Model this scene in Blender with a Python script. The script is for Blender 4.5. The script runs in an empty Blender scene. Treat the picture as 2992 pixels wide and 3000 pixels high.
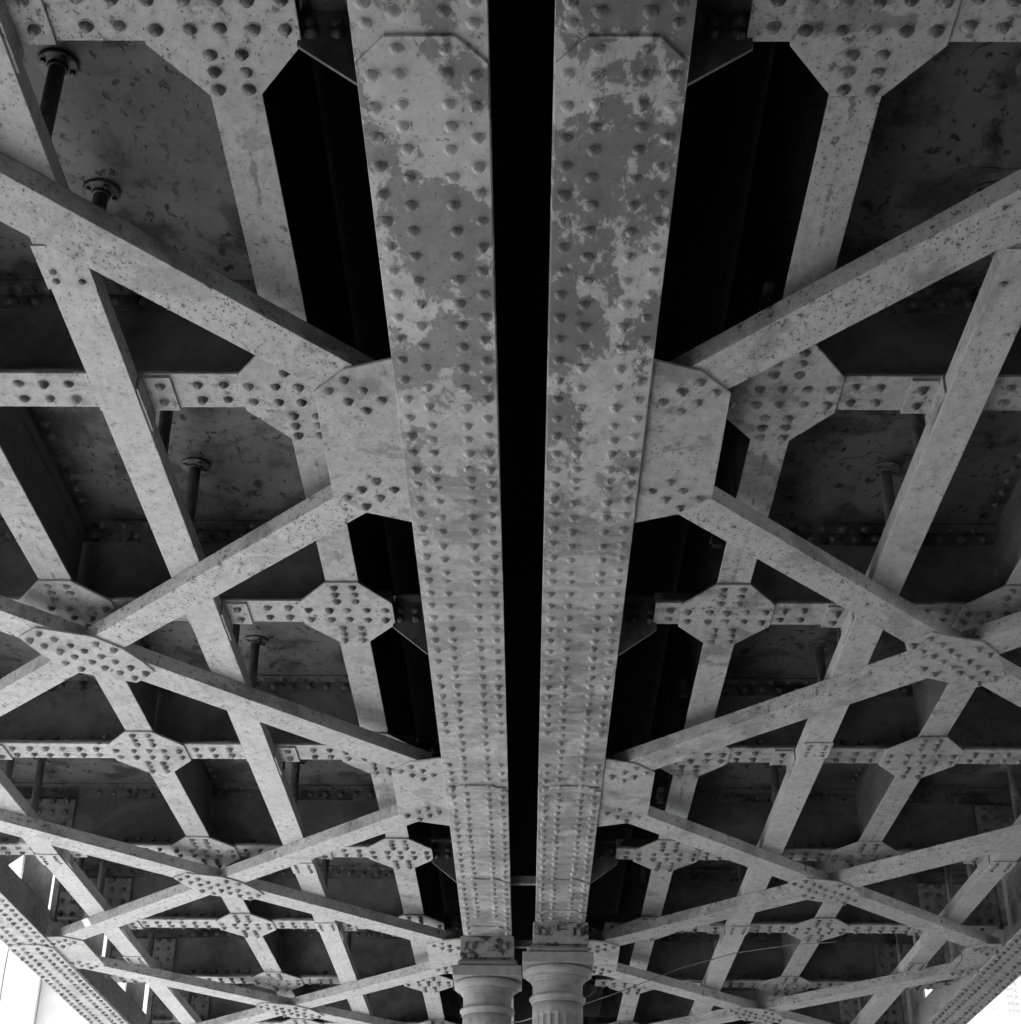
import bpy, math, random
from mathutils import Vector, Matrix
R = math.radians
random.seed(7)
sc = bpy.context.scene
col = sc.collection

# ------------------------------------------------------------------ camera
TH, PS, RO = 0.51700073, 0.01323569, 0.01151958      # pitch up, yaw left, roll
fw = Vector((-math.sin(PS)*math.cos(TH), math.cos(PS)*math.cos(TH), math.sin(TH)))
rt = Vector((math.cos(PS), math.sin(PS), 0)); up = rt.cross(fw)
rt2 = rt*math.cos(RO)+up*math.sin(RO); up2 = -rt*math.sin(RO)+up*math.cos(RO)
cd = bpy.data.cameras.new('camera'); cam = bpy.data.objects.new('camera', cd); col.objects.link(cam)
cam.matrix_world = Matrix((rt2, up2, -fw)).transposed().to_4x4()
cd.sensor_fit = 'HORIZONTAL'; cd.sensor_width = 36; cd.lens = 36*4700/2992
cd.clip_start = .05; cd.clip_end = 2000
sc.camera = cam

# ------------------------------------------------------------------ sky, sun, exposure
SUN_EL, SUN_AZ = R(52), R(-100)          # azimuth from +Y towards +X: the sun stands to the left, ahead
w = bpy.data.worlds.new('World'); sc.world = w; w.use_nodes = True
nt = w.node_tree; nt.nodes.clear()
o_ = nt.nodes.new('ShaderNodeOutputWorld'); b_ = nt.nodes.new('ShaderNodeBackground')
s_ = nt.nodes.new('ShaderNodeTexSky'); s_.sky_type = 'NISHITA'; s_.sun_disc = False
s_.sun_elevation = SUN_EL; s_.sun_rotation = SUN_AZ; s_.dust_density = 3
g_ = nt.nodes.new('ShaderNodeRGBToBW')
nt.links.new(s_.outputs[0], g_.inputs[0]); nt.links.new(g_.outputs[0], b_.inputs[0])
b_.inputs[1].default_value = .15; nt.links.new(b_.outputs[0], o_.inputs[0])
sl = bpy.data.lights.new('sun', 'SUN'); sl.energy = 4.0; sl.angle = R(.5); sl.color = (1, 1, 1)
sun = bpy.data.objects.new('sun', sl); col.objects.link(sun)
sd = Vector((math.sin(SUN_AZ)*math.cos(SUN_EL), math.cos(SUN_AZ)*math.cos(SUN_EL), math.sin(SUN_EL)))
sun.rotation_euler = sd.to_track_quat('Z', 'Y').to_euler(); sun.location = sd*60
sc.view_settings.view_transform = 'Standard'; sc.view_settings.look = 'None'
sc.view_settings.exposure = 1.7; sc.view_settings.gamma = 1
sc.cycles.max_bounces = 5; sc.cycles.diffuse_bounces = 4; sc.cycles.glossy_bounces = 2
sc.cycles.use_denoising = True; sc.cycles.use_adaptive_sampling = True; sc.cycles.adaptive_threshold = .03

# ------------------------------------------------------------------ materials
def N(t, k, **p):
    n = t.nodes.new(k)
    for a, v in p.items(): setattr(n, a, v)
    return n
def ramp(t, src, a, b, va=0., vb=1.):
    r = N(t, 'ShaderNodeMapRange'); r.clamp = True
    for i, v in enumerate((a, b, va, vb)): r.inputs[1+i].default_value = v
    t.links.new(src, r.inputs[0]); return r.outputs[0]
def noise(t, vec, scale, detail=4, rough=.55, dist=0.):
    n = N(t, 'ShaderNodeTexNoise'); n.inputs['Scale'].default_value = scale
    n.inputs['Detail'].default_value = detail; n.inputs['Roughness'].default_value = rough
    n.inputs['Distortion'].default_value = dist; t.links.new(vec, n.inputs['Vector']); return n.outputs['Fac']
def mth(t, op, a, b):
    m = N(t, 'ShaderNodeMath', operation=op)
    for i, v in enumerate((a, b)):
        if isinstance(v, (int, float)): m.inputs[i].default_value = v
        else: t.links.new(v, m.inputs[i])
    return m.outputs[0]
def mixv(t, f, a, b):      # scalar mix
    m = N(t, 'ShaderNodeMix', data_type='FLOAT')
    for i, v in ((0, f), (2, a), (3, b)):
        if isinstance(v, (int, float)): m.inputs[i].default_value = v
        else: t.links.new(v, m.inputs[i])
    return m.outputs[0]
def mapped(t, scale=(1, 1, 1), loc=(0, 0, 0), rot=(0, 0, 0)):
    g = N(t, 'ShaderNodeNewGeometry'); m = N(t, 'ShaderNodeMapping')
    m.inputs['Scale'].default_value = scale; m.inputs['Location'].default_value = loc; m.inputs['Rotation'].default_value = rot
    t.links.new(g.outputs['Position'], m.inputs['Vector']); return m.outputs[0]
def new_mat(name):
    m = bpy.data.materials.new(name); m.use_nodes = True; t = m.node_tree
    return m, t, t.nodes['Principled BSDF']
def finish(t, bs, val, rough, bumps):
    t.links.new(val, bs.inputs['Base Color'])
    if isinstance(rough, (int, float)): bs.inputs['Roughness'].default_value = rough
    else: t.links.new(rough, bs.inputs['Roughness'])
    bs.inputs['Specular IOR Level'].default_value = .35
    prev = None
    for h, st, d in bumps:
        b = N(t, 'ShaderNodeBump'); b.inputs['Strength'].default_value = st; b.inputs['Distance'].default_value = d
        t.links.new(h, b.inputs['Height'])
        if prev: t.links.new(prev, b.inputs['Normal'])
        prev = b.outputs[0]
    t.links.new(prev, bs.inputs['Normal'])
def paint(name, light, dark, pscale=2.2, thr=.5, soft=.012, pit=.64, pitscale=70, pitdark=.09, stretch=(1, 1, 1), loc=(0, 0, 0), clus=(.42, .62), rot=(0, 0, 0), edge=0.0, drip=0., fade=None, blot=.60):
    """old lead paint: two tones where coats have come away, rust pits in clusters, brush relief"""
    m, t, bs = new_mat(name)
    p = mapped(t, stretch, loc, rot); q = mapped(t, (1, 1, 1), (loc[0]+3, 5, 1)); qs = mapped(t, (1.0, .62, 1.0), (loc[1], 2, 8), rot)
    big = noise(t, p, pscale, 7, .68, .35)
    patch = ramp(t, big, thr-soft, thr+soft)
    v = mixv(t, patch, light, dark)
    if fade:
        fine = noise(t, p, pscale*7, 6, .74, .6)
        hard = ramp(t, mth(t, 'ADD', mth(t, 'MULTIPLY', big, .72), mth(t, 'MULTIPLY', fine, .28)), thr-.014, thr+.014)
        strk = noise(t, mapped(t, (1.6, 4.5, 1), (loc[0]+2, 1, 0)), 2.6, 6, .66, .4)
        softv = mixv(t, ramp(t, strk, .44, .56), light*.86, dark*1.22)
        sy = N(t, 'ShaderNodeSeparateXYZ'); t.links.new(mapped(t), sy.inputs[0])
        wy = ramp(t, mth(t, 'ADD', sy.outputs[1], mth(t, 'MULTIPLY', mth(t, 'SUBTRACT', fine, .5), 5.)), fade[0], fade[1], .95, .35)
        v = mixv(t, wy, softv, mixv(t, hard, light, dark))
    lo = noise(t, q, 2.3, 5, .62)
    v = mth(t, 'MULTIPLY', v, ramp(t, lo, .25, .75, .80, 1.14))
    cl = ramp(t, lo, clus[0], clus[1])
    sp = noise(t, qs, pitscale, 3, .6, .2); sp2 = noise(t, qs, pitscale*.30, 4, .65)
    pt = mth(t, 'MAXIMUM', mth(t, 'MULTIPLY', ramp(t, sp, pit, pit+.05), cl), ramp(t, sp2, pit+.055, pit+.10))
    v = mth(t, 'MULTIPLY', v, ramp(t, sp2, .3, .7, 1.16, .80))
    bl = mth(t, 'MULTIPLY', ramp(t, sp2, blot, blot+.05), ramp(t, lo, .44, .56))
    v = mixv(t, mth(t, 'MULTIPLY', bl, .75), v, pitdark*1.8)
    if drip:
        tc = N(t, 'ShaderNodeTexCoord'); sx = N(t, 'ShaderNodeSeparateXYZ'); t.links.new(tc.outputs['Object'], sx.inputs[0])
        ax = mth(t, 'ABSOLUTE', mth(t, 'ADD', sx.outputs[0], mth(t, 'MULTIPLY', mth(t, 'SUBTRACT', lo, .5), .05)), 0.)
        wid = mth(t, 'MULTIPLY', ramp(t, noise(t, q, 4.3, 5, .75), .50, .80), .036)
        v = mixv(t, mth(t, 'MULTIPLY', ramp(t, mth(t, 'SUBTRACT', wid, ax), 0., .006), drip), v, .075)
    v = mixv(t, mth(t, 'MULTIPLY', pt, .92), v, pitdark)
    hgt = mth(t, 'SUBTRACT', mth(t, 'MULTIPLY', sp2, .8), ramp(t, sp, pit, pit+.05))
    finish(t, bs, v, ramp(t, patch, 0, 1, .60, .42), [(hgt, .5, .004)])
    return m
M = {}
M['girder'] = paint('flaking girder paint', .42, .175, 2.7, .500, .012, .63, 75, .06, (1.3, .8, 1), fade=(4.8, 6.2), blot=.66)
M['girder2'] = paint('flaking girder paint darker', .39, .145, 2.5, .490, .012, .63, 75, .05, (1.35, .75, 1), (7, 3, 0), fade=(4.8, 6.2), blot=.66)
M['brace'] = paint('pitted grey brace paint', .375, .25, 2.2, .57, .03, .597, 95, .04, (1, 1, 1), (4, 1, 0), (.30, .5), (0, 0, R(45)))
M['trough'] = paint('trough paint', .405, .31, 2.4, .60, .04, .625, 120, .07, (1, .6, 1), (9, 4, 0), (.30, .55))
M['gusset'] = paint('gusset paint', .345, .21, 3.0, .56, .02, .625, 100, .045, (1, 1, 1), (2, 6, 0), (.32, .54))
M['flange'] = paint('flange paint', .355, .22, 3.8, .56, .02, .615, 100, .04, (1, 1.2, 1), (5, 8, 0), (.32, .54))
M['stringer'] = paint('stringer flange paint', .35, .22, 3.8, .57, .02, .615, 100, .04, (1, 1.2, 1), (5, 8, 0), (.32, .54), drip=.6)
M['stain'] = paint('rust bleed', .33, .20, 14, .5, .1, .6, 80, .08, (1, 1, 1), (1, 5, 5))
M['oldrivet'] = paint('rusted rivet heads', .24, .09, 9, .50, .06, .60, 60, .05, (1, 1, 1), (5, 5, 5))
M['web'] = paint('dark web paint', .18, .10, 2.0, .52, .08, .62, 40, .06, (1, 1, 1.4), (1, 9, 0), (.45, .7))  # one darker tone for all webs and their angles
M['endplate'] = paint('end plate paint', .26, .15, 3, .55, .05, .62, 80, .06, (1, 1, 1), (3, 7, 0), (.4, .6))
M['deck'] = paint('rusted deck plate', .135, .055, 3.4, .54, .04, .60, 26, .014, (1, 1, 1), (6, 2, 0), (.34, .5))
M['shade'] = paint('soot black web', .018, .011, 2.6, .54, .04, .66, 26, .010)  # near-black colour holds the shade of the unlit inner gap
M['pipe'] = paint('rusted pipe', .16, .07, 7, .52, .05, .60, 60, .04, (1, 1, .5), (3, 3, 3))
M['iron'] = paint('cast iron paint', .24, .19, 2.5, .58, .06, .70, 60, .08, (1, 1, .5), (8, 8, 2))
M['bearing'] = paint('stained bearing iron', .26, .035, 7, .54, .03, .66, 50, .05, (1, 1, 1.6), (8, 2, 2))
M['knee'] = paint('sooty knee paint', .10, .05, 4, .5, .05, .62, 60, .04, (1, 1, 1), (2, 2, 2))
def plain(name, a, b, sc1, rough=.85, bs_=.3, bd=.01, sc2=40):
    m, t, bs = new_mat(name); q = mapped(t)
    v = ramp(t, noise(t, q, sc1, 8, .65), .3, .7, a, b)
    v = mth(t, 'MULTIPLY', v, ramp(t, noise(t, q, sc2, 4, .6), .3, .7, .9, 1.08))
    finish(t, bs, v, rough, [(noise(t, q, sc2, 5, .6), bs_, bd)]); return m
M['timber'] = plain('shaded creosoted timber', .007, .011, 3)  # creosote taken darker still, the track gap's shade put into the colour
M['ground'] = plain('pale concrete paving', .42, .52, .5)
M['asphalt'] = plain('asphalt', .045, .065, 1.5)
M['stone'] = plain('dark grey stone', .10, .18, .8)  # only on the added light-blocking walls
M['stucco'] = plain('pale stucco', .66, .78, .8)
M['wallgrey'] = plain('weathered concrete', .42, .62, 1.2)
M['brick'] = plain('pale painted brick', .72, .82, 2.5)
M['mortar'] = plain('mortar', .52, .6, 6)
M['lime'] = plain('limestone lintel', .7, .8, 2)
M['wire'] = plain('grey wire', .22, .3, 9)
M['darkwire'] = plain('dark wire', .05, .08, 9)

# ------------------------------------------------------------------ mesh helpers
class MB:
    def __init__(s): s.v = []; s.f = []
    def box(s, a, b):
        n = len(s.v); (x0, y0, z0), (x1, y1, z1) = a, b
        s.v += [(x0, y0, z0), (x1, y0, z0), (x1, y1, z0), (x0, y1, z0), (x0, y0, z1), (x1, y0, z1), (x1, y1, z1), (x0, y1, z1)]
        s.f += [tuple(n+i for i in q) for q in ((0, 3, 2, 1), (4, 5, 6, 7), (0, 1, 5, 4), (1, 2, 6, 5), (2, 3, 7, 6), (3, 0, 4, 7))]; return s
    def prism(s, pts, z0, z1, axis='z'):
        ar = sum(pts[i][0]*pts[(i+1) % len(pts)][1]-pts[(i+1) % len(pts)][0]*pts[i][1] for i in range(len(pts)))
        if ar < 0: pts = pts[::-1]
        n = len(s.v); k = len(pts)
        P = {'z': lambda p, z: (p[0], p[1], z), 'y': lambda p, z: (p[0], z, p[1]), 'x': lambda p, z: (z, p[0], p[1])}[axis]
        s.v += [P(p, z0) for p in pts]+[P(p, z1) for p in pts]
        fl = [tuple(range(n+k-1, n-1, -1)), tuple(range(n+k, n+2*k))]+[(n+i, n+(i+1) % k, n+k+(i+1) % k, n+k+i) for i in range(k)]
        if axis == 'y': fl = [q[::-1] for q in fl]
        s.f += fl; return s
    def lathe(s, prof, seg=48, c=(0, 0), rad=None, cap=True):
        n = len(s.v)
        for r, z in prof:
            for j in range(seg):
                a = 2*math.pi*j/seg; rr = rad(a, z, r) if rad else r
                s.v.append((c[0]+rr*math.cos(a), c[1]+rr*math.sin(a), z))
        for i in range(len(prof)-1):
            for j in range(seg):
                q = (n+i*seg+j, n+i*seg+(j+1) % seg, n+(i+1)*seg+(j+1) % seg, n+(i+1)*seg+j)
                s.f.append(q)
        if cap:
            s.f.append(tuple(n+j for j in range(seg))[::-1]); s.f.append(tuple(n+(len(prof)-1)*seg+j for j in range(seg)))
        return s
    def tube(s, pts, r, seg=8):
        n = len(s.v); pts = [Vector(p) for p in pts]
        for i, p in enumerate(pts):
            d = (pts[min(i+1, len(pts)-1)]-pts[max(i-1, 0)]).normalized()
            a = d.orthogonal().normalized(); a = (Vector((0, 0, 1)).cross(d)).normalized() if abs(d.z) < .95 else Vector((1, 0, 0)); b = d.cross(a)
            for j in range(seg):
                t = 2*math.pi*j/seg; s.v.append(tuple(p+a*r*math.cos(t)+b*r*math.sin(t)))
        for i in range(len(pts)-1):
            for j in range(seg): s.f.append((n+i*seg+j, n+i*seg+(j+1) % seg, n+(i+1)*seg+(j+1) % seg, n+(i+1)*seg+j))
        s.f.append(tuple(n+j for j in range(seg))[::-1]); s.f.append(tuple(n+(len(pts)-1)*seg+j for j in range(seg)))
        return s
    def mesh(s, name, o=(0, 0, 0)):
        me = bpy.data.meshes.new(name)
        me.from_pydata([(x-o[0], y-o[1], z-o[2]) for x, y, z in s.v], [], s.f); me.validate(); return me
def wpos(o):
    p = Vector(o.location)
    while o.parent: o = o.parent; p = p+Vector(o.location)
    return p
def put(name, mb, mat, parent=None, org=None, bev=0., smooth=False):
    """links the collected geometry (world coordinates) as one object"""
    if org is None:
        org = Vector((0, 0, 0)) if parent is None else wpos(parent)
    me = mb.mesh(name, org); me.materials.append(M[mat])
    ob = bpy.data.objects.new(name, me); col.objects.link(ob)
    if parent: ob.parent = parent; ob.location = Vector(org)-wpos(parent)
    else: ob.location = org
    if smooth:
        for p in me.polygons: p.use_smooth = True
    if bev:
        b = ob.modifiers.new('bevel', 'BEVEL'); b.width = bev; b.segments = 1; b.limit_method = 'ANGLE'; b.angle_limit = R(40)
    return ob
def empty(name, loc):
    e = bpy.data.objects.new(name, None); e.empty_display_size = .1; col.objects.link(e); e.location = loc; return e
def tag(o, label, cat, group=None):
    o['label'] = label; o['category'] = cat
    if group: o['group'] = group
    return o
def struct(o): o['kind'] = 'structure'; return o

# rivets: a button head, flat side up, shared by all; a facing version for vertical plates
def rivet_mesh(name, r, h, mat, v):
    rnd = random.Random(name+str(v)); mb = MB(); seg = 12
    jr = [rnd.uniform(.93, 1.07) for _ in range(seg)]; ox, oy = rnd.uniform(-.14, .14)*r, rnd.uniform(-.14, .14)*r; hh = h*rnd.uniform(.82, 1.1)
    prof = [(r*1.10, .004), (r*1.10, -.0012)]+[(r*math.cos(math.pi/2*i/5), -hh*math.sin(math.pi/2*i/5)) for i in range(1, 5)]
    prof = prof[::-1]; n = len(prof)
    for r_, z in prof:
        k = -z/hh if z < -.002 else 0
        for j in range(seg):
            a = 2*math.pi*j/seg; mb.v.append((ox*k+r_*jr[j]*math.cos(a), oy*k+r_*jr[j]*math.sin(a), z*(1+.10*(jr[(j+3) % seg]-1)*8*k*.5)))
    for i in range(n-1):
        for j in range(seg): mb.f.append((i*seg+j, i*seg+(j+1) % seg, (i+1)*seg+(j+1) % seg, (i+1)*seg+j))
    mb.f.append(tuple(range(seg))[::-1])
    b0 = len(mb.f); q = len(mb.v)               # rust stain bled out round the head: a ragged film 0.6 mm thick
    rr = [r*rnd.uniform(1.14, 1.5) for _ in range(16)]
    for z in (-.0006, .003):
        for j in range(16): a = 2*math.pi*j/16; mb.v.append((rr[j]*math.cos(a), rr[j]*math.sin(a), z))
    mb.f.append(tuple(q+j for j in range(16))[::-1]); mb.f += [(q+j, q+(j+1) % 16, q+16+(j+1) % 16, q+16+j) for j in range(16)]
    me = mb.mesh(name); me.materials.append(M[mat]); me.materials.append(M['stain'])
    for i, p in enumerate(me.polygons):
        p.use_smooth = i < b0-1
        if i >= b0 and mat == 'oldrivet': p.material_index = 1
    return me
RV = {k: [rivet_mesh('rivet_'+k, .0190, .0215, {'gusset': 'oldrivet', 'flange': 'oldrivet'}.get(k, k), v) for v in range(6)] for k in ('girder', 'girder2', 'gusset', 'flange', 'web', 'knee', 'deck')}
def rivet(parent, x, y, z, kind, face='down', s=1.):
    o = bpy.data.objects.new('rivet', random.choice(RV[kind])); col.objects.link(o); o.parent = parent
    o.location = Vector((x+random.uniform(-.003, .003), y+random.uniform(-.003, .003), z))-wpos(parent)
    k = s*random.uniform(.93, 1.07); o.scale = (k, k, k*random.uniform(.85, 1.1))
    if face == 'near': o.rotation_euler = (R(-90), 0, 0)
    else: o.rotation_euler = (random.uniform(-.05, .05), random.uniform(-.05, .05), random.uniform(0, 6.28))
    return o

ORD = ['', 'first', 'second', 'third', 'fourth', 'fifth', 'sixth', 'seventh']
FB = [3.21, 5.12, 7.045, 8.94, 10.842, 12.72, 14.585, 16.45, 18.30]    # floor beam lines
def fbname(i):          # where a floor beam stands, counted from the two columns
    return (ORD[5-i]+' cross beam before columns') if i < 5 else (ORD[i-4]+' cross beam past columns')
SIDE = {-1: 'cracked wall side', 1: 'brick building side'}
X0 = -.027
GX = {-1: (-.485, -.114), 1: (.062, .434)}          # main girder flanges
S1 = {-1: -.879, 1: .964}; S2 = {-1: -2.234, 1: 2.315}   # stringers
TR1 = {-1: -1.555, 1: 1.634}; TR2 = {-1: -3.275, 1: 3.236}  # drain troughs
YA, YB = -4.0, 23.4
ZD = 3.90

# ------------------------------------------------------------------ ground and surroundings
GZ = -1.5
gm = MB(); gm.box((-260, -260, GZ-.2), (260, 260, GZ)); struct(put('ground', gm, 'ground'))
mb = MB(); mb.box((-1.5, -200, GZ+.004), (7.2, 200, GZ+.012)); struct(put('added_road', mb, 'asphalt'))  # unseen asphalt strip with kerbs, added to cut bounce at centre and right
for kx in (-1.65, 7.2):
    mb = MB(); mb.box((kx, -200, GZ+.001), (kx+.15, 200, GZ+.13)); struct(put('kerb', mb, 'wallgrey'))
# left: pale wall with a vertical crack, and a greyer wall beside it
lw = empty('cracked_wall', (-12.5, 34, GZ))
mb = MB()
crk = [(-11.05, GZ), (-11.02, 3), (-10.96, 6), (-11.0, 8), (-10.94, 11), (-10.9, 14)]
mb.prism([(-22, GZ)]+crk+[(-22, 14)], 34, 34.6, 'y'); put('wall_panel', mb, 'stucco', lw)
mb = MB(); mb.prism([(x+.035, z) for x, z in crk[::-1]]+[(-10.22, GZ), (-10.22, 14)][::1], 34, 34.6, 'y'); put('wall_panel', mb, 'stucco', lw)
mb = MB(); mb.box((-21.9, 34.2, GZ), (-10.3, 34.5, 13.9)); put('backing', mb, 'wallgrey', lw)
tag(lw, 'tall pale plastered wall with one thin vertical crack, beyond the bridge', 'wall')
mb = MB(); mb.box((-10.20, 34.15, GZ), (-5.4, 34.9, 12))
tag(put('concrete_wall', mb, 'wallgrey', None, (-8, 34.15, GZ)), 'streaked grey concrete wall joining the cracked pale wall', 'wall')
# right: pale brick building with a corner, stone below
bb = empty('brick_building', (13, 37, GZ))
ZB = 7.86
mb = MB(); mb.prism([(8.6, 36.03), (10.72, 36.03), (16, 40.03), (16, 46), (8.6, 46)], ZB, 13); put('wall', mb, 'mortar', bb)
mb = MB(); mb.prism([(8.55, 35.96), (10.75, 35.96), (16.05, 39.97), (16.05, 46), (8.55, 46)], GZ, ZB-.01); put('stone_base', mb, 'lime', bb)
bm_ = MB().box((0, 0, 0), (.205, .09, .062)).mesh('brick'); bm_.materials.append(M['brick'])
c45 = Vector((5.28, 4, 0)).normalized(); ang = math.atan2(4, 5.28)
for r_ in range(17):
    z = ZB+.012+r_*.075
    for j in range(10):
        x = 8.63+j*.215-(r_ % 2)*.105+.1
        if x > 10.52: continue
        o = bpy.data.objects.new('brick', bm_); col.objects.link(o); o.parent = bb
        o.location = Vector((x, 36.0+random.uniform(-.006, .004), z))-wpos(bb)
    for j in range(6):
        d = .02+j*.215+(r_ % 2)*.105
        p = Vector((10.72, 36.0, z))+c45*d
        o = bpy.data.objects.new('brick', bm_); col.objects.link(o); o.parent = bb; o.rotation_euler = (0, 0, ang)
        o.location = p-wpos(bb)
tag(bb, 'pale brick building with stone base standing past the bridge end', 'building')

mb = MB(); mb.box((-9.5, -4.6, GZ), (9.5, -3.0, 4.6))  # unseen wall behind the camera, added to stop light from the near end
mb.prism([(-4.6, GZ), (5.0, GZ), (5.0, 1.0), (-3, 3.2), (-4.6, 3.2)], -6.3, -5.5, 'x')  # unseen wing wall, added to keep plaza light off the near-left braces
tag(put('blocker', mb, 'stone', None, (0, -3.8, GZ)), 'unseen dark stone abutment closing the bridge end opposite the columns', 'blocker')
mb = MB(); mb.box((7.6, -3.0, GZ), (8.5, 31, 1.7)); mb.box((7.5, -3.0, 1.7), (8.6, 31, 1.9))  # unseen wall added to hide sunlit ground and darken the right side
tag(put('light_cut_wall', mb, 'stone', None, (8, 14, GZ)), 'dark grey stone wall added beside the bridge, unseen, to cut light, brick building side', 'wall')
# ------------------------------------------------------------------ deck
dk = struct(empty('deck', (0, 8, ZD)))
def dish(x0, x1, y0, y1, name='deck_plate'):
    mb = MB(); n = 10
    for j in range(n+1):
        for i in range(n+1):
            u, v = i/n, j/n
            sag = .025*(math.sin(math.pi*u)**.8)*(math.sin(math.pi*v)**.5)
            mb.v.append((x0+(x1-x0)*u, y0+(y1-y0)*v, ZD-sag))
    for j in range(n):
        for i in range(n):
            a = j*(n+1)+i; mb.f.append((a, a+n+1, a+n+2, a+1))
    mb.box((x0, y0, ZD+.004), (x1, y1, ZD+.12))
    return put(name, mb, 'deck', dk, smooth=False)
ys = [YA, -2.4, -.55, 1.31]+FB+[20.2, 22.1, YB]
for sgn in (-1, 1):
    s1, s2 = abs(S1[sgn]), abs(S2[sgn])
    for a, b in ((s1+.004, s2-.003), (s2+.003, 3.80)):
        for j in range(len(ys)-1):
            x0, x1 = sorted((sgn*a, sgn*b)); dish(x0, x1, ys[j]+.003, ys[j+1]-.003)
# raised track bed of timbers between the inner stringers
j = 0; y = YA
while y < YB-.2:
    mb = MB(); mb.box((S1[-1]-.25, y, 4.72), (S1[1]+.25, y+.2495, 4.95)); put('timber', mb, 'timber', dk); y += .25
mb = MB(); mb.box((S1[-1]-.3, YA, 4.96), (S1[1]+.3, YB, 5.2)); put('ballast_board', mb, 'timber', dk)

# ------------------------------------------------------------------ main girders
Z0 = 3.257
def chamf(xa, xb, y0, y1, near, far, c=.10, d=.095):
    p = []
    if near: p += [(xa, y0+c), (xa+(xb-xa)*.24, y0), (xa+(xb-xa)*.76, y0), (xb, y0+c)]
    else: p += [(xa, y0), (xb, y0)]
    if far: p += [(xb, y1-.07), (xa+(xb-xa)*.76, y1), (xa+(xb-xa)*.24, y1), (xa, y1-.07)]
    else: p += [(xb, y1), (xa, y1)]
    return p
PL = .0112
for sgn in (-1, 1):
    xa, xb = GX[sgn]; xc = (xa+xb)/2; k = 'girder' if sgn < 0 else 'girder2'
    g = empty('main_girder', (xc, 8, 3.2))
    tag(g, 'riveted main girder with flaking paint resting on a column, '+SIDE[sgn], 'girder', 'twin main girders')
    def plate(y0, y1, lay, near, far, ins):
        mb = MB(); mb.prism(chamf(xa+ins, xb-ins, y0, y1, near, far), Z0-PL*(lay+1), Z0-PL*lay); put('cover_plate', mb, k, g, bev=.0015)
    plate(YA, YB, 0, 0, 0, .0)
    plate(YA+.05, 6.295, 1, 0, 1, .002); plate(8.93, YB-.05, 1, 1, 0, .002)
    plate(3.098, 5.468, 2, 1, 1, .004); plate(10.744, YB-.1, 2, 1, 0, .004)
    plate(11.904 if sgn < 0 else 11.45, YB-.15, 3, 1, 0, .006)
    mb = MB(); mb.box((xc-.008, YA, Z0+.001), (xc+.008, YB, 4.75)); put('web', mb, 'shade', g)
    for s2 in (-1, 1):
        mb = MB(); x1, x2 = sorted((xc+s2*.0085, xc+s2*.0225)); mb.box((x1, YA+.01, Z0+.016), (x2, YB-.01, Z0+.15))
        x1, x2 = sorted((xc+s2*.0085, xc+s2*.17)); mb.box((x1, YA+.01, Z0+.001), (x2, YB-.01, Z0+.0155)); put('flange_angle', mb, 'web', g)
    def bottom(y):
        l = 0
        if y < 6.26 or y > 8.97: l = 1
        if 3.14 < y < 5.43 or y > 10.79: l = 2
        if y > (11.95 if sgn < 0 else 11.5): l = 3
        return Z0-PL*(l+1)
    fr = (.112, .325, .68, .896) if sgn < 0 else (.104, .32, .675, .888)
    outer = [2.99, 3.06]+[3.238+.1235*i for i in range(72)]
    inner = [3.02, 3.143, 3.237, 3.35, 3.442, 3.533]+[3.655+.1238*i for i in range(11)]+[5.02, 5.118, 5.214, 5.331, 5.414, 5.487]+[5.607+.124*i for i in range(6)]+[6.326+.124*i for i in range(6)]+[7.038+.112*i for i in range(42)]
    n = 0
    lim = 12.08 if sgn < 0 else 11.66
    for row, ylist in ((0, outer), (1, inner), (2, inner), (3, outer)):
        for y in ylist:
            if y > lim: continue
            if row in (0, 3) and 8.13 < y < 8.5: continue
            yy = y+(.06 if (row in (0, 3) and 7.3 < y) else 0)
            rivet(g, xa+(xb-xa)*fr[row], yy, bottom(yy), k); n += 1

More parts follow.
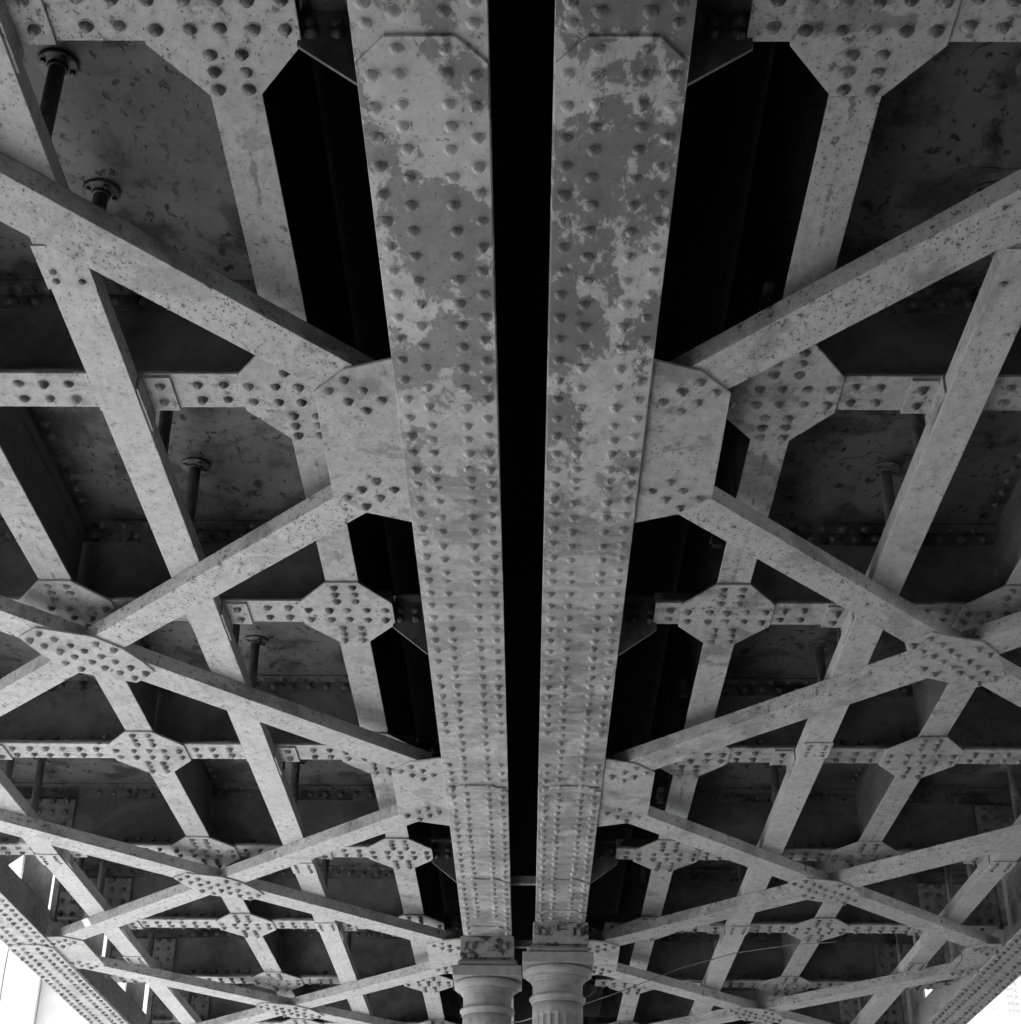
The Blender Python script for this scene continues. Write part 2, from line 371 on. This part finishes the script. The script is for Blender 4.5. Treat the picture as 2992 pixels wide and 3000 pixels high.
# outer girders
OX = {-1: (-4.115, -3.745), 1: (3.69, 4.06)}
for sgn in (-1, 1):
    xa, xb = OX[sgn]; xc = (xa+xb)/2; k = 'flange'
    g = empty('outer_girder', (xc, 13, 3.2))
    tag(g, 'edge girder with four rivet rows along the bridge rim, '+SIDE[sgn], 'girder', 'edge girders')
    for lay, y0, y1, ne, ins in ((0, YA, YB, 0, 0), (1, 12.62 if sgn < 0 else 15.5, YB-.05, 1, .003)):
        mb = MB(); mb.prism(chamf(xa+ins, xb-ins, y0, y1, ne, 0), Z0-PL*(lay+1), Z0-PL*lay); put('cover_plate', mb, k, g, bev=.0015)
    mb = MB(); mb.box((xc-.007, YA, Z0+.001), (xc+.007, YB, 3.635)); put('web', mb, 'gusset', g)
    for s2 in (-1, 1):
        x1, x2 = sorted((xc+s2*.0085, xc+s2*.15)); mb = MB(); mb.box((x1, YA+.01, Z0+.001), (x2, YB-.01, Z0+.014))
        x1, x2 = sorted((xc+s2*.0085, xc+s2*.021)); mb.box((x1, YA+.01, Z0+.015), (x2, YB-.01, Z0+.12)); put('flange_angle', mb, 'flange', g)
    for i, yc in enumerate(FB):        # posts above the web at every floor beam
        if yc < 8: continue
        mb = MB(); mb.box((xc-.009, yc-.52, 3.637), (xc+.009, yc+.27, 3.98)); put('post', mb, 'gusset', g)
        y0, y1 = (FB[i-1]+.60, yc-.522)
        mb = MB(); mb.prism([(y0, 3.637), (y1-.36, 3.637), (y1-.02, 3.83), (y1, 3.83), (y1, 3.98), (y0, 3.98)], xc-.006, xc+.006, 'x'); put('fascia_plate', mb, 'gusset', g)
    zb = lambda y: Z0-PL*(2 if y > (12.67 if sgn < 0 else 15.55) else 1)
    for row, fr in enumerate((.11, .34, .66, .89)):
        y = 10.6+(.06 if row in (0, 3) else 0)
        while y < 17.2:
            rivet(g, xa+(xb-xa)*fr, y, zb(y), k); y += .118 if row in (1, 2) else .124

# ------------------------------------------------------------------ floor beams
for i, yc in enumerate(FB):
    f = empty('cross_beam', (0, yc, 3.44))
    tag(f, 'riveted beam spanning under the deck, '+fbname(i), 'beam', 'cross beams')
    for sgn in (-1, 1):
        a = .668 if sgn < 0 else .615
        x1, x2 = sorted((sgn*a, sgn*3.72))
        mb = MB(); mb.box((x1, yc-.115, 3.4402), (x2, yc+.115, 3.452)); put('bottom_flange', mb, 'flange', f, bev=.0015)
        for s2 in (-1, 1):
            mb = MB(); y1, y2 = sorted((yc+s2*.0065, yc+s2*.112)); mb.box((x1+.004, y1, 3.4525), (x2-.004, y2, 3.463))
            y1, y2 = sorted((yc+s2*.0065, yc+s2*.018)); mb.box((x1+.004, y1, 3.4635), (x2-.004, y2, 3.545)); put('bottom_angle', mb, 'web', f)
            mb = MB(); y1, y2 = sorted((yc+s2*.0065, yc+s2*.018)); mb.box((x1+.3*(sgn > 0), y1, 3.815), (x2-.3*(sgn < 0), y2, 3.884))
            y1, y2 = sorted((yc+s2*.0065, yc+s2*.105)); mb.box((x1+.3*(sgn > 0), y1, 3.885), (x2-.3*(sgn < 0), y2, 3.897)); put('top_angle', mb, 'deck', f)
        x3, x4 = sorted((sgn*(abs(S1[sgn])+.01), sgn*3.78)); mb = MB(); mb.box((x3, yc-.006, 3.4528), (x4, yc+.006, 3.899)); put('web', mb, 'web', f)
        # end plate with three columns of rivets
        if yc > 8:
            e1, e2 = sorted((sgn*3.16+X0, sgn*3.755)); mb = MB(); mb.box((e1, yc-.031, 3.475), (e2, yc-.0185, 3.80)); put('end_plate', mb, 'endplate', f, bev=.0015)
            for cx in (.06, .155, .25, .45, .54):
                for cz in (3.51, 3.61, 3.705, 3.785):
                    rivet(f, (e1+cx) if sgn > 0 else (e2-cx), yc-.031, cz, 'web', 'near')
            mb = MB(); x5, x6 = sorted((sgn*3.757, sgn*3.80)); mb.box((x5, yc-.07, 3.46), (x6, yc+.07, 3.89)); put('end_angle', mb, 'flange', f)
        # flange rivets, skipped where gussets lie
        x = .0
        xs = []
        base = -1.168 if sgn < 0 else 1.235
        for kx in range(-9, 30):
            X = base+sgn*kx*.0985
            d = abs(X)
            if d < a+.03 or d > 3.68: continue
            if min(abs(X-S1[sgn]), abs(X-S2[sgn])) < .25: continue
            if abs(X-TR1[sgn]) < .085 or abs(X-TR2[sgn]) < .085: continue
            if any(.08 < -sgn*(X-T_) < .215 for T_ in (TR1[sgn], TR2[sgn])): continue      # the hanger clip covers these
            xs.append(X)
        if sgn > 0: xs.append(.685)
        for X in xs:
            rivet(f, X, yc-.046, 3.4402, 'flange'); rivet(f, X, yc+.057, 3.4402, 'flange')
            if i >= 3 and abs(X) > abs(S1[sgn]) and abs(X) < 3.1: rivet(f, X+.04, yc-.0185, 3.517, 'web', 'near')
        X = abs(S1[sgn])+.12
        while X < 3.1:                 # rivets of the deck edge and top angle
            if abs(X-abs(S2[sgn])) > .05:
                rivet(f, sgn*X, yc-.0185, 3.852, 'web', 'near', .85); rivet(f, sgn*X+.05, yc-.062, 3.885, 'web', 'down', .85)
            X += .107

# knee brackets between floor beams and the main girders
for i, yc in enumerate(FB[:8]):
    for sgn in (-1, 1):
        y = yc+.105
        xg = GX[sgn][0] if sgn < 0 else GX[sgn][1]; xi = (GX[sgn][0]+GX[sgn][1])/2+sgn*.03
        xo = -.668 if sgn < 0 else .63
        zl = 3.408 if sgn < 0 else 3.40
        mb = MB(); mb.prism([(xo, 3.545), (xo, zl), (xg+sgn*.004, 3.262), (xi, 3.275), (xi, 3.545)], y-.006, y+.006, 'y')
        k = put('knee_bracket', mb, 'knee', None, (xo, y, 3.4), bev=.001)
        tag(k, 'dark sloping knee bracket at '+fbname(i)+', '+SIDE[sgn], 'bracket', 'knee brackets')
        for rx, rz in ((.03, 3.501), (.11, 3.501), (.035, 3.452), (.115, 3.452)):
            rivet(k, xo-sgn*rx, y-.006, rz, 'knee', 'near')
        mb = MB(); x1, x2 = sorted((xo, xi)); mb.box((x1, y-.075, 3.546), (x2, y+.006, 3.557)); put('stiffener', mb, 'knee', k)

# ------------------------------------------------------------------ stringers
for inner, S in ((True, S1), (False, S2)):
    for sgn in (-1, 1):
        X = S[sgn]; st = empty('stringer', (X, 8, 3.44))
        tag(st, ('inner' if inner else 'outer')+' lengthwise stringer running through eight-sided gusset plates, '+SIDE[sgn], 'beam', 'stringers')
        yy = [YA, 1.31]+FB+[YB]
        if inner: mb = MB(); mb.box((X-.006, YA, 3.4525), (X+.006, YB, 4.715)); put('web', mb, 'shade', st)
        for j in range(len(yy)-1):
            mb = MB(); mb.box((X-.0775, yy[j]+.118, 3.4405), (X+.0775, yy[j+1]-.118, 3.452)); put('bottom_flange', mb, 'stringer', st, bev=.0015)
            if not inner: mb = MB(); mb.box((X-.006, yy[j]+.02, 3.4525), (X+.006, yy[j+1]-.02, 3.896)); put('web', mb, 'web', st)
            for s2 in (-1, 1):
                x1, x2 = sorted((X+s2*.0065, X+s2*.018)); mb = MB(); mb.box((x1, yy[j]+.119, 3.453), (x2, yy[j+1]-.119, 3.53))
                (inner and s2 != sgn) or mb.box((x1, yy[j]+.12, 3.81), (x2, yy[j+1]-.12, 3.87)); put('angle', mb, 'web', st)
                if not inner and yy[j] > 3 and yy[j] < 13:
                    y = yy[j]+.25
                    while y < yy[j+1]-.2:
                        rivet(st, X+s2*.055, y, ZD-.008, 'web', 'down', .85); y += .115

# eight-sided gusset plates
OCR = [(-.19, -.048), (-.089, -.048), (0, -.048), (.089, -.048), (.18, -.048), (-.189, .057), (-.089, .057), (0, .057), (.09, .057), (.18, .058)] + \
      [(sx*.045, y) for y in (-.287, -.215, -.143, .154, .222, .292) for sx in (-1, 1)]
for inner, S in ((True, S1), (False, S2)):
    for sgn in (-1, 1):
        for i, yc in enumerate(FB[:8]):
            if not inner and i < 2: continue
            X = S[sgn]
            mb = MB(); mb.prism([(X-.0775, yc-.332), (X+.0775, yc-.332), (X+.222, yc-.118), (X+.222, yc+.118), (X+.0775, yc+.318), (X-.0775, yc+.318), (X-.226, yc+.118), (X-.226, yc-.118)], 3.428, 3.440)
            g = put('gusset_plate', mb, 'gusset', None, (X, yc, 3.44), bev=.0015)
            tag(g, 'eight-sided gusset plate on %s stringer, %s, %s' % ('inner' if inner else 'outer', fbname(i), SIDE[sgn]), 'gusset plate', 'eight-sided gusset plates')
            for dx, dy in OCR: rivet(g, X+dx, yc+dy, 3.428, 'gusset')

# ------------------------------------------------------------------ lateral bracing
GY = [1.33, 5.23, 9.13, 13.0, 16.9]; XY = [3.27, 7.17, 11.07, 14.97]
DX = 2.123; SL = 1.037
ZG0, ZG1 = 3.258, 3.2685; ZB0, ZB1 = 3.2695, 3.345
def P(sgn, d, y): return (X0+sgn*d, y)
GP = [(.30, -.585), (.46, -.585), (.633, -.52), (.758, -.375), (.766, .373), (.646, .51), (.46, .59), (.30, .59)]
GRV = [(.64, -.454), (.58, -.39), (.516, -.325), (.704, -.386), (.643, -.32), (.582, -.26), (.584, .251), (.517, .32), (.645, .318), (.579, .386), (.709, .387), (.642, .455)]
GLAB = {5.23: 'farthest from columns', 9.13: 'middle one of three', 13.0: 'just past the columns'}
for sgn in (-1, 1):
    for gy in GY[1:4]:
        mb = MB(); mb.prism([P(sgn, d, gy+y) for d, y in GP], ZG0, ZG1)
        g = put('bracing_gusset', mb, 'gusset', None, (X0+sgn*.5, gy, ZG0), bev=.0015)
        tag(g, 'wide gusset plate joining braces to main girder, %s, %s' % (GLAB[gy], SIDE[sgn]), 'gusset plate', 'bracing gussets at the girders')
        for d, y in GRV: rivet(g, X0+sgn*d, gy+y, ZG0, 'gusset')
    for gy in GY[3:]:
        mb = MB(); mb.prism([P(sgn, d, gy-.04+y) for d, y in ((3.80, -.50), (3.585, -.50), (3.455, -.385), (3.455, .365), (3.565, .50), (3.80, .50))], ZG0, ZG1)
        g = put('bracing_gusset', mb, 'gusset', None, (X0+sgn*3.6, gy, ZG0), bev=.0015)
        tag(g, 'flat gusset plate joining braces to the edge girder, %s, %s' % ('beside the columns' if gy < 14 else 'farther past the columns', SIDE[sgn]), 'gusset plate', 'bracing gussets at the edge girders')
        for d, y in ((3.709, -.31), (3.65, -.369), (3.589, -.426), (3.648, -.236), (3.585, -.302), (3.527, -.36), (3.708, .30), (3.647, .262), (3.647, .379), (3.588, .325), (3.588, .443), (3.529, .398)):
            rivet(g, X0+sgn*d, gy-.04+y, ZG0, 'gusset')
XR = [(2.375, -.174), (2.313, -.245), (2.319, -.104), (2.249, -.183), (2.256, -.045), (2.192, -.113), (2.201, .017), (2.14, -.052), (2.062, -.136), (2.071, .012), (2.132, .082), (1.992, -.069), (2.013, .073), (2.08, .146), (2.269, .096), (2.205, .161), (1.954, .144), (2.02, .209), (1.891, .207), (1.959, .269)]
XP = [(2.311, -.304), (2.421, -.194), (2.358, .012), (2.222, .219), (1.963, .339), (1.845, .205), (1.88, .085), (1.949, -.074), (2.057, -.206)]
XLAB = {7.17: 'second crossing from the columns', 11.07: 'crossing nearest before the columns', 14.97: 'crossing past the columns'}
for sgn in (-1, 1):
    for xy in XY[1:]:
        f = (lambda d, y: (d, y)) if sgn < 0 else (lambda d, y: (d, y))
        mb = MB(); mb.prism([P(sgn, d, xy+y) for d, y in XP] if sgn < 0 else [P(sgn, 2*DX-d, xy+y) for d, y in XP], ZG0, ZG1)
        g = put('crossing_gusset', mb, 'gusset', None, (X0+sgn*DX, xy, ZG0), bev=.0015)
        tag(g, 'studded gusset plate where two braces cross, %s, %s' % (XLAB[xy], SIDE[sgn]), 'gusset plate', 'gussets at the brace crossings')
        for d, y in XR: rivet(g, X0+sgn*(d if sgn < 0 else 2*DX-d), xy+y, ZG0, 'gusset')
def brace(sgn, d0, d1, yx, slope, wd, label):
    """flanged channel brace laid along Y = yx + slope*(d-DX), from d0 to d1"""
    p0 = Vector(P(sgn, d0, yx+slope*(d0-DX))); p1 = Vector(P(sgn, d1, yx+slope*(d1-DX)))
    u = (p1-p0).normalized(); n = Vector((-u.y, u.x))
    if n.y > 0: n = -n                      # n points to the near side
    L = (p1-p0).length; c = (p0+p1)/2
    t = empty('lateral_brace', (c.x, c.y, ZB0))
    def bar(a, b, z0, z1):
        q = [p0+n*a, p1+n*a, p1+n*b, p0+n*b]; m = MB(); m.prism([tuple(v) for v in q], z0, z1); return m
    put('flange', bar(wd/2, -wd/2, ZB0, ZB0+.011), 'brace', t, bev=.002)
    put('leg', bar(wd/2-.001, wd/2-.013, ZB0+.0115, ZB1), 'brace', t, bev=.0015)
    put('leg', bar(-wd/2+.013, -wd/2+.001, ZB0+.0115, ZB1), 'brace', t, bev=.0015)
    tag(t, label, 'brace', 'lateral braces')
NB = {3.27: 'third panel before columns', 7.17: 'second panel before columns', 11.07: 'panel over columns', 14.97: 'panel past columns'}
for sgn in (-1, 1):
    for xy in XY:
        loc = NB[xy]+', '+SIDE[sgn]
        gi = .575
        # A: leans from the girder outward towards the near side; B the other way
        if sgn < 0:
            brace(sgn, gi+.02, 3.66, xy, -SL, .205, 'long unbroken diagonal brace, '+loc)
            brace(sgn, gi, DX-.074, xy, SL, .175, 'short diagonal brace from main girder, '+loc)
            brace(sgn, DX+.074, 3.66, xy, SL, .175, 'short diagonal brace at edge girder, '+loc)
        else:
            brace(sgn, gi, 3.66, xy, SL, .18, 'long unbroken diagonal brace, '+loc)
            brace(sgn, gi+.02, DX-.066, xy, -SL, .205, 'short diagonal brace from main girder, '+loc)
            brace(sgn, DX+.066, 3.66, xy, -SL, .205, 'short diagonal brace at edge girder, '+loc)

# ------------------------------------------------------------------ drain troughs and drain pipes
ZT0, ZT1 = 3.347, 3.4265
for inner, T in ((True, TR1), (False, TR2)):
    for sgn in (-1, 1):
        X = T[sgn]; t = empty('drain_trough', (X, 8, ZT0))
        tag(t, '%s sheet metal drain trough running lengthwise, %s' % ('inner' if inner else 'outer', SIDE[sgn]), 'trough', 'drain troughs')
        h = .0775
        cuts = [1.3, 4.24, 10.9 if sgn < 0 else 8.6, 12.42, 18.2] if inner else [1.3, 6.8, 10.75, 13.5, 18.2]
        for j in range(len(cuts)-1):
            a, b = cuts[j]+.002, cuts[j+1]-.002
            mb = MB(); mb.box((X-h, a, ZT0), (X+h, b, ZT0+.006)); put('bottom', mb, 'trough', t, bev=.0015)
            for s2 in (-1, 1):
                x1, x2 = sorted((X+s2*h, X+s2*(h-.006))); mb = MB(); mb.box((x1, a, ZT0+.0062), (x2, b, ZT1)); put('side', mb, 'trough', t)
        for cy in cuts[1:-1]:
            mb = MB(); mb.box((X-h-.006, cy-.115, ZT0-.0085), (X+h+.006, cy+.115, ZT0-.0005)); sp = put('splice_plate', mb, 'trough', t, bev=.001)
            for ry in (-.09, -.04, .01, .06):
                for rx in (-.045, .045):
                    if cy < 5 and (ry < 0 or (ry < .05 and rx*sgn < 0)): continue
                    rivet(sp, X+rx, cy+ry+.01, ZT0-.0085, 'gusset', 'down', .62)
        for i, yc in enumerate(FB[:8]):     # hanger clips at each floor beam
            for s2 in ((1,) if sgn < 0 else (-1,)):
                x1, x2 = sorted((X+s2*(h+.001), X+s2*(h+.010)))
                mb = MB(); mb.box((x1, yc-.13, ZT0+.01), (x2, yc+.16, 3.4395))
                x1, x2 = sorted((X+s2*(h+.0105), X+s2*(h+.115))); mb.box((x1, yc-.105, 3.4265), (x2, yc+.118, 3.4395))
                hc = put('hanger_clip', mb, 'flange', t, bev=.001)
                for dy in (-.05, .057): rivet(hc, X+s2*(h+.065), yc+dy, 3.4265, 'flange')
            mb = MB(); x1, x2 = sorted((X-(1 if sgn < 0 else -1)*(h+.002), X-(1 if sgn < 0 else -1)*(h+.045))); mb.box((x1, yc-.10, 3.4285), (x2, yc+.125, 3.4395)); put('hanger_tab', mb, 'flange', t)
def pipe_place(i, q):
    if i < 4: return 'column side of '+fbname(i) if q == 0 else 'outer side of '+fbname(i+1)
    if i == 4: return 'column side of '+fbname(4+q)
    return 'outer side of '+fbname(i) if q == 0 else 'column side of '+fbname(i+1)
for inner, T in ((True, TR1), (False, TR2)):
    for sgn in (-1, 1):
        for i in range(7):
            if not inner and i < 2: continue
            for q, off in enumerate((.636, 1.262)):
                X = (-1.556 if sgn < 0 else 1.652) if inner else T[sgn]
                Y = FB[i]+off; zt = ZD-.023
                t = empty('drain_pipe', (X, Y, zt))
                tag(t, 'drain pipe into %s trough, %s, %s' % ('inner' if inner else 'outer', pipe_place(i, q), SIDE[sgn]), 'pipe', 'drain pipes')
                lean = random.uniform(-.012, .012)
                xb = T[sgn]
                m = MB(); m.tube([(X, Y, zt), (X, Y, zt-.05), ((X*1+xb*0), Y+lean*.5, 3.6), (X if abs(X-xb) < .05 else xb, Y+lean, 3.385)], .0275, 16); put('pipe', m, 'pipe', t, smooth=True)
                m = MB(); m.lathe([(.030, zt-.03), (.034, zt-.028), (.036, zt-.016), (.064, zt-.014), (.068, zt-.011), (.068, zt+.004)], 28, (X, Y)); fl = put('flange', m, 'pipe', t)
                if sgn > 0:                    # scaling rust sheet round the flange
                    rr = [random.uniform(.12, .165) for _ in range(26)]; m = MB()
                    m.prism([(X+rr[a]*1.25*math.cos(a*2*math.pi/26)-.03, Y+rr[a]*math.sin(a*2*math.pi/26)) for a in range(26)], zt-.0035, zt+.006); put('rust_scale', m, 'deck', t)
                for kk in range(4):
                    a = kk*math.pi/2+.6; m = MB(); m.lathe([(.008, zt-.026), (.011, zt-.024), (.011, zt-.0135)], 6, (X+.05*math.cos(a), Y+.05*math.sin(a))); put('bolt', m, 'pipe', fl)

# ------------------------------------------------------------------ columns
def flute(a, z, r):
    if z > 2.575: return r
    k = max(0., min(1., (2.575-z)/.02))
    s = abs(math.sin(a*10)); return r-.013*k*(s**.6)
for sgn, cx, cy in ((-1, -.2945, 12.335), (1, .2265, 11.925)):
    c = empty('column', (cx, cy, GZ))
    tag(c, 'fluted iron column with moulded capital under the girder, '+SIDE[sgn], 'column', 'twin columns')
    zs = [-1.15]+[-.8+.4*i for i in range(8)]+[2.45, 2.5, 2.53, 2.545, 2.555, 2.563, 2.57, 2.576, 2.60, 2.668]
    m = MB(); m.lathe([(.205-.022*(z+1.2)/3.9, z) for z in zs], 200, (cx, cy), flute); put('shaft', m, 'iron', c, smooth=True)
    m = MB(); m.lathe([(.184, 2.652), (.190, 2.654), (.193, 2.664), (.192, 2.671), (.199, 2.674), (.206, 2.683), (.206, 2.694), (.2, 2.704), (.184, 2.708)], 96, (cx, cy)); put('necking_ring', m, 'iron', c, smooth=True)
    m = MB(); m.lathe([(.183, 2.66), (.1825, 2.72), (.183, 2.79), (.184, 2.80)], 96, (cx, cy)); put('neck', m, 'iron', c, smooth=True)
    pr = [(.184, 2.797), (.190, 2.799), (.192, 2.807), (.190, 2.809), (.197, 2.811), (.199, 2.819), (.197, 2.821), (.204, 2.823), (.207, 2.832), (.205, 2.834)]
    for k in range(9):
        a = math.pi/2*k/8; pr.append((.208+.044*math.sin(a), 2.836+.044*(1-math.cos(a))))
    pr += [(.252, 2.888), (.246, 2.897), (.236, 2.9005)]
    m = MB(); m.lathe(pr, 96, (cx, cy)); put('echinus', m, 'iron', c, smooth=True)
    m = MB(); m.box((cx-.257, cy-.257, 2.901), (cx+.257, cy+.257, 2.977)); put('abacus', m, 'iron', c, bev=.004)
    m = MB(); m.box((cx-.226, cy-.226, 2.9775), (cx+.226, cy+.226, 3.028)); put('plinth', m, 'iron', c, bev=.016)
    m = MB(); m.box((cx-.195, cy-.17, 3.0285), (cx+.195, cy+.20, 3.05)); put('pad', m, 'bearing', c, bev=.004)
    zt = Z0-PL*4-.0005
    bx = (GX[sgn][0]+GX[sgn][1])/2
    fy = cy-.185
    m = MB(); m.prism([(bx-.203, 3.0505), (bx+.203, 3.0505), (bx+.203, zt), (bx-.203, zt)], fy, cy+.2, 'y'); bk = put('bearing_block', m, 'bearing', c, bev=.004)
    for s2 in (-1, 1):
        xx = bx+s2*.128
        for dx in (-.034, .024):
            m = MB(); m.box((xx+dx-.003, fy-.022, 3.112), (xx+dx+.013, fy+.002, 3.166)); put('lug', m, 'knee', bk)
        m = MB(); m.box((xx-.019, fy-.012, 3.120), (xx+.019, fy+.002, 3.158)); put('bolt_head', m, 'iron', bk, bev=.004)
    m = MB(); m.lathe([(.30, GZ), (.30, GZ+.12), (.27, GZ+.14), (.28, GZ+.20), (.25, GZ+.26), (.215, GZ+.30), (.205, GZ+.36)], 64, (cx, cy)); put('base', m, 'iron', c, smooth=True)

# tie bars between the twin girders
for k, (y, z) in enumerate(((11.30, 3.36), (13.05, 3.36))):
    t = empty('tie_bar', (X0, y, z))
    for dz in (0, .032):
        mb = MB(); mb.box((-.29, y-.012, z+dz), (.24, y+.03, z+dz+.026)); put('angle', mb, 'flange', t, bev=.002)
    tag(t, 'double angle tie bar in the dark gap between twin girders, '+('just before the columns' if k == 0 else 'past the columns'), 'tie bar', 'tie bars')

# ------------------------------------------------------------------ wires
mb = MB(); mb.tube([(.36, 11.77, 2.653), (.403, 11.95, 2.661), (.655, 12.2, 2.800), (1.191, 12.45, 3.06), (1.62, 12.5, 3.19), (2.051, 12.5, 3.255), (2.4, 12.45, 3.268)], .0038, 6)
tag(put('cable', mb, 'wire', None, (1, 12, 2.66), smooth=True), 'slack cable from column neck up to a diagonal brace, brick building side', 'cable')
mb = MB(); mb.tube([(-.13, 12.33, 2.615), (-.05, 12.2, 2.59), (.05, 11.95, 2.567)], .004, 6)
tag(put('cable', mb, 'wire', None, (0, 12.1, 2.6), smooth=True), 'short cable stretched between the two column necks', 'cable')
def loop(pts, lab, r=.004):
    mb = MB(); mb.tube(pts, r, 5); tag(put('loose_wire', mb, 'darkwire', None, pts[0], smooth=True), lab, 'wire')
loop([(3.44, 12.6, 3.27), (3.40, 12.55, 3.30), (3.36, 12.5, 3.36), (3.345, 12.5, 3.32), (3.33, 12.55, 3.27), (3.37, 12.6, 3.245), (3.42, 12.7, 3.238), (3.45, 12.85, 3.235), (3.44, 13.0, 3.22)], 'thin loose wire curling over gusset at edge girder, brick building side')
loop([(3.50, 12.55, 3.40), (3.54, 12.5, 3.34), (3.545, 12.5, 3.29), (3.52, 12.55, 3.25), (3.49, 12.6, 3.248)], 'thin wire loop hanging beside edge girder gusset, brick building side')
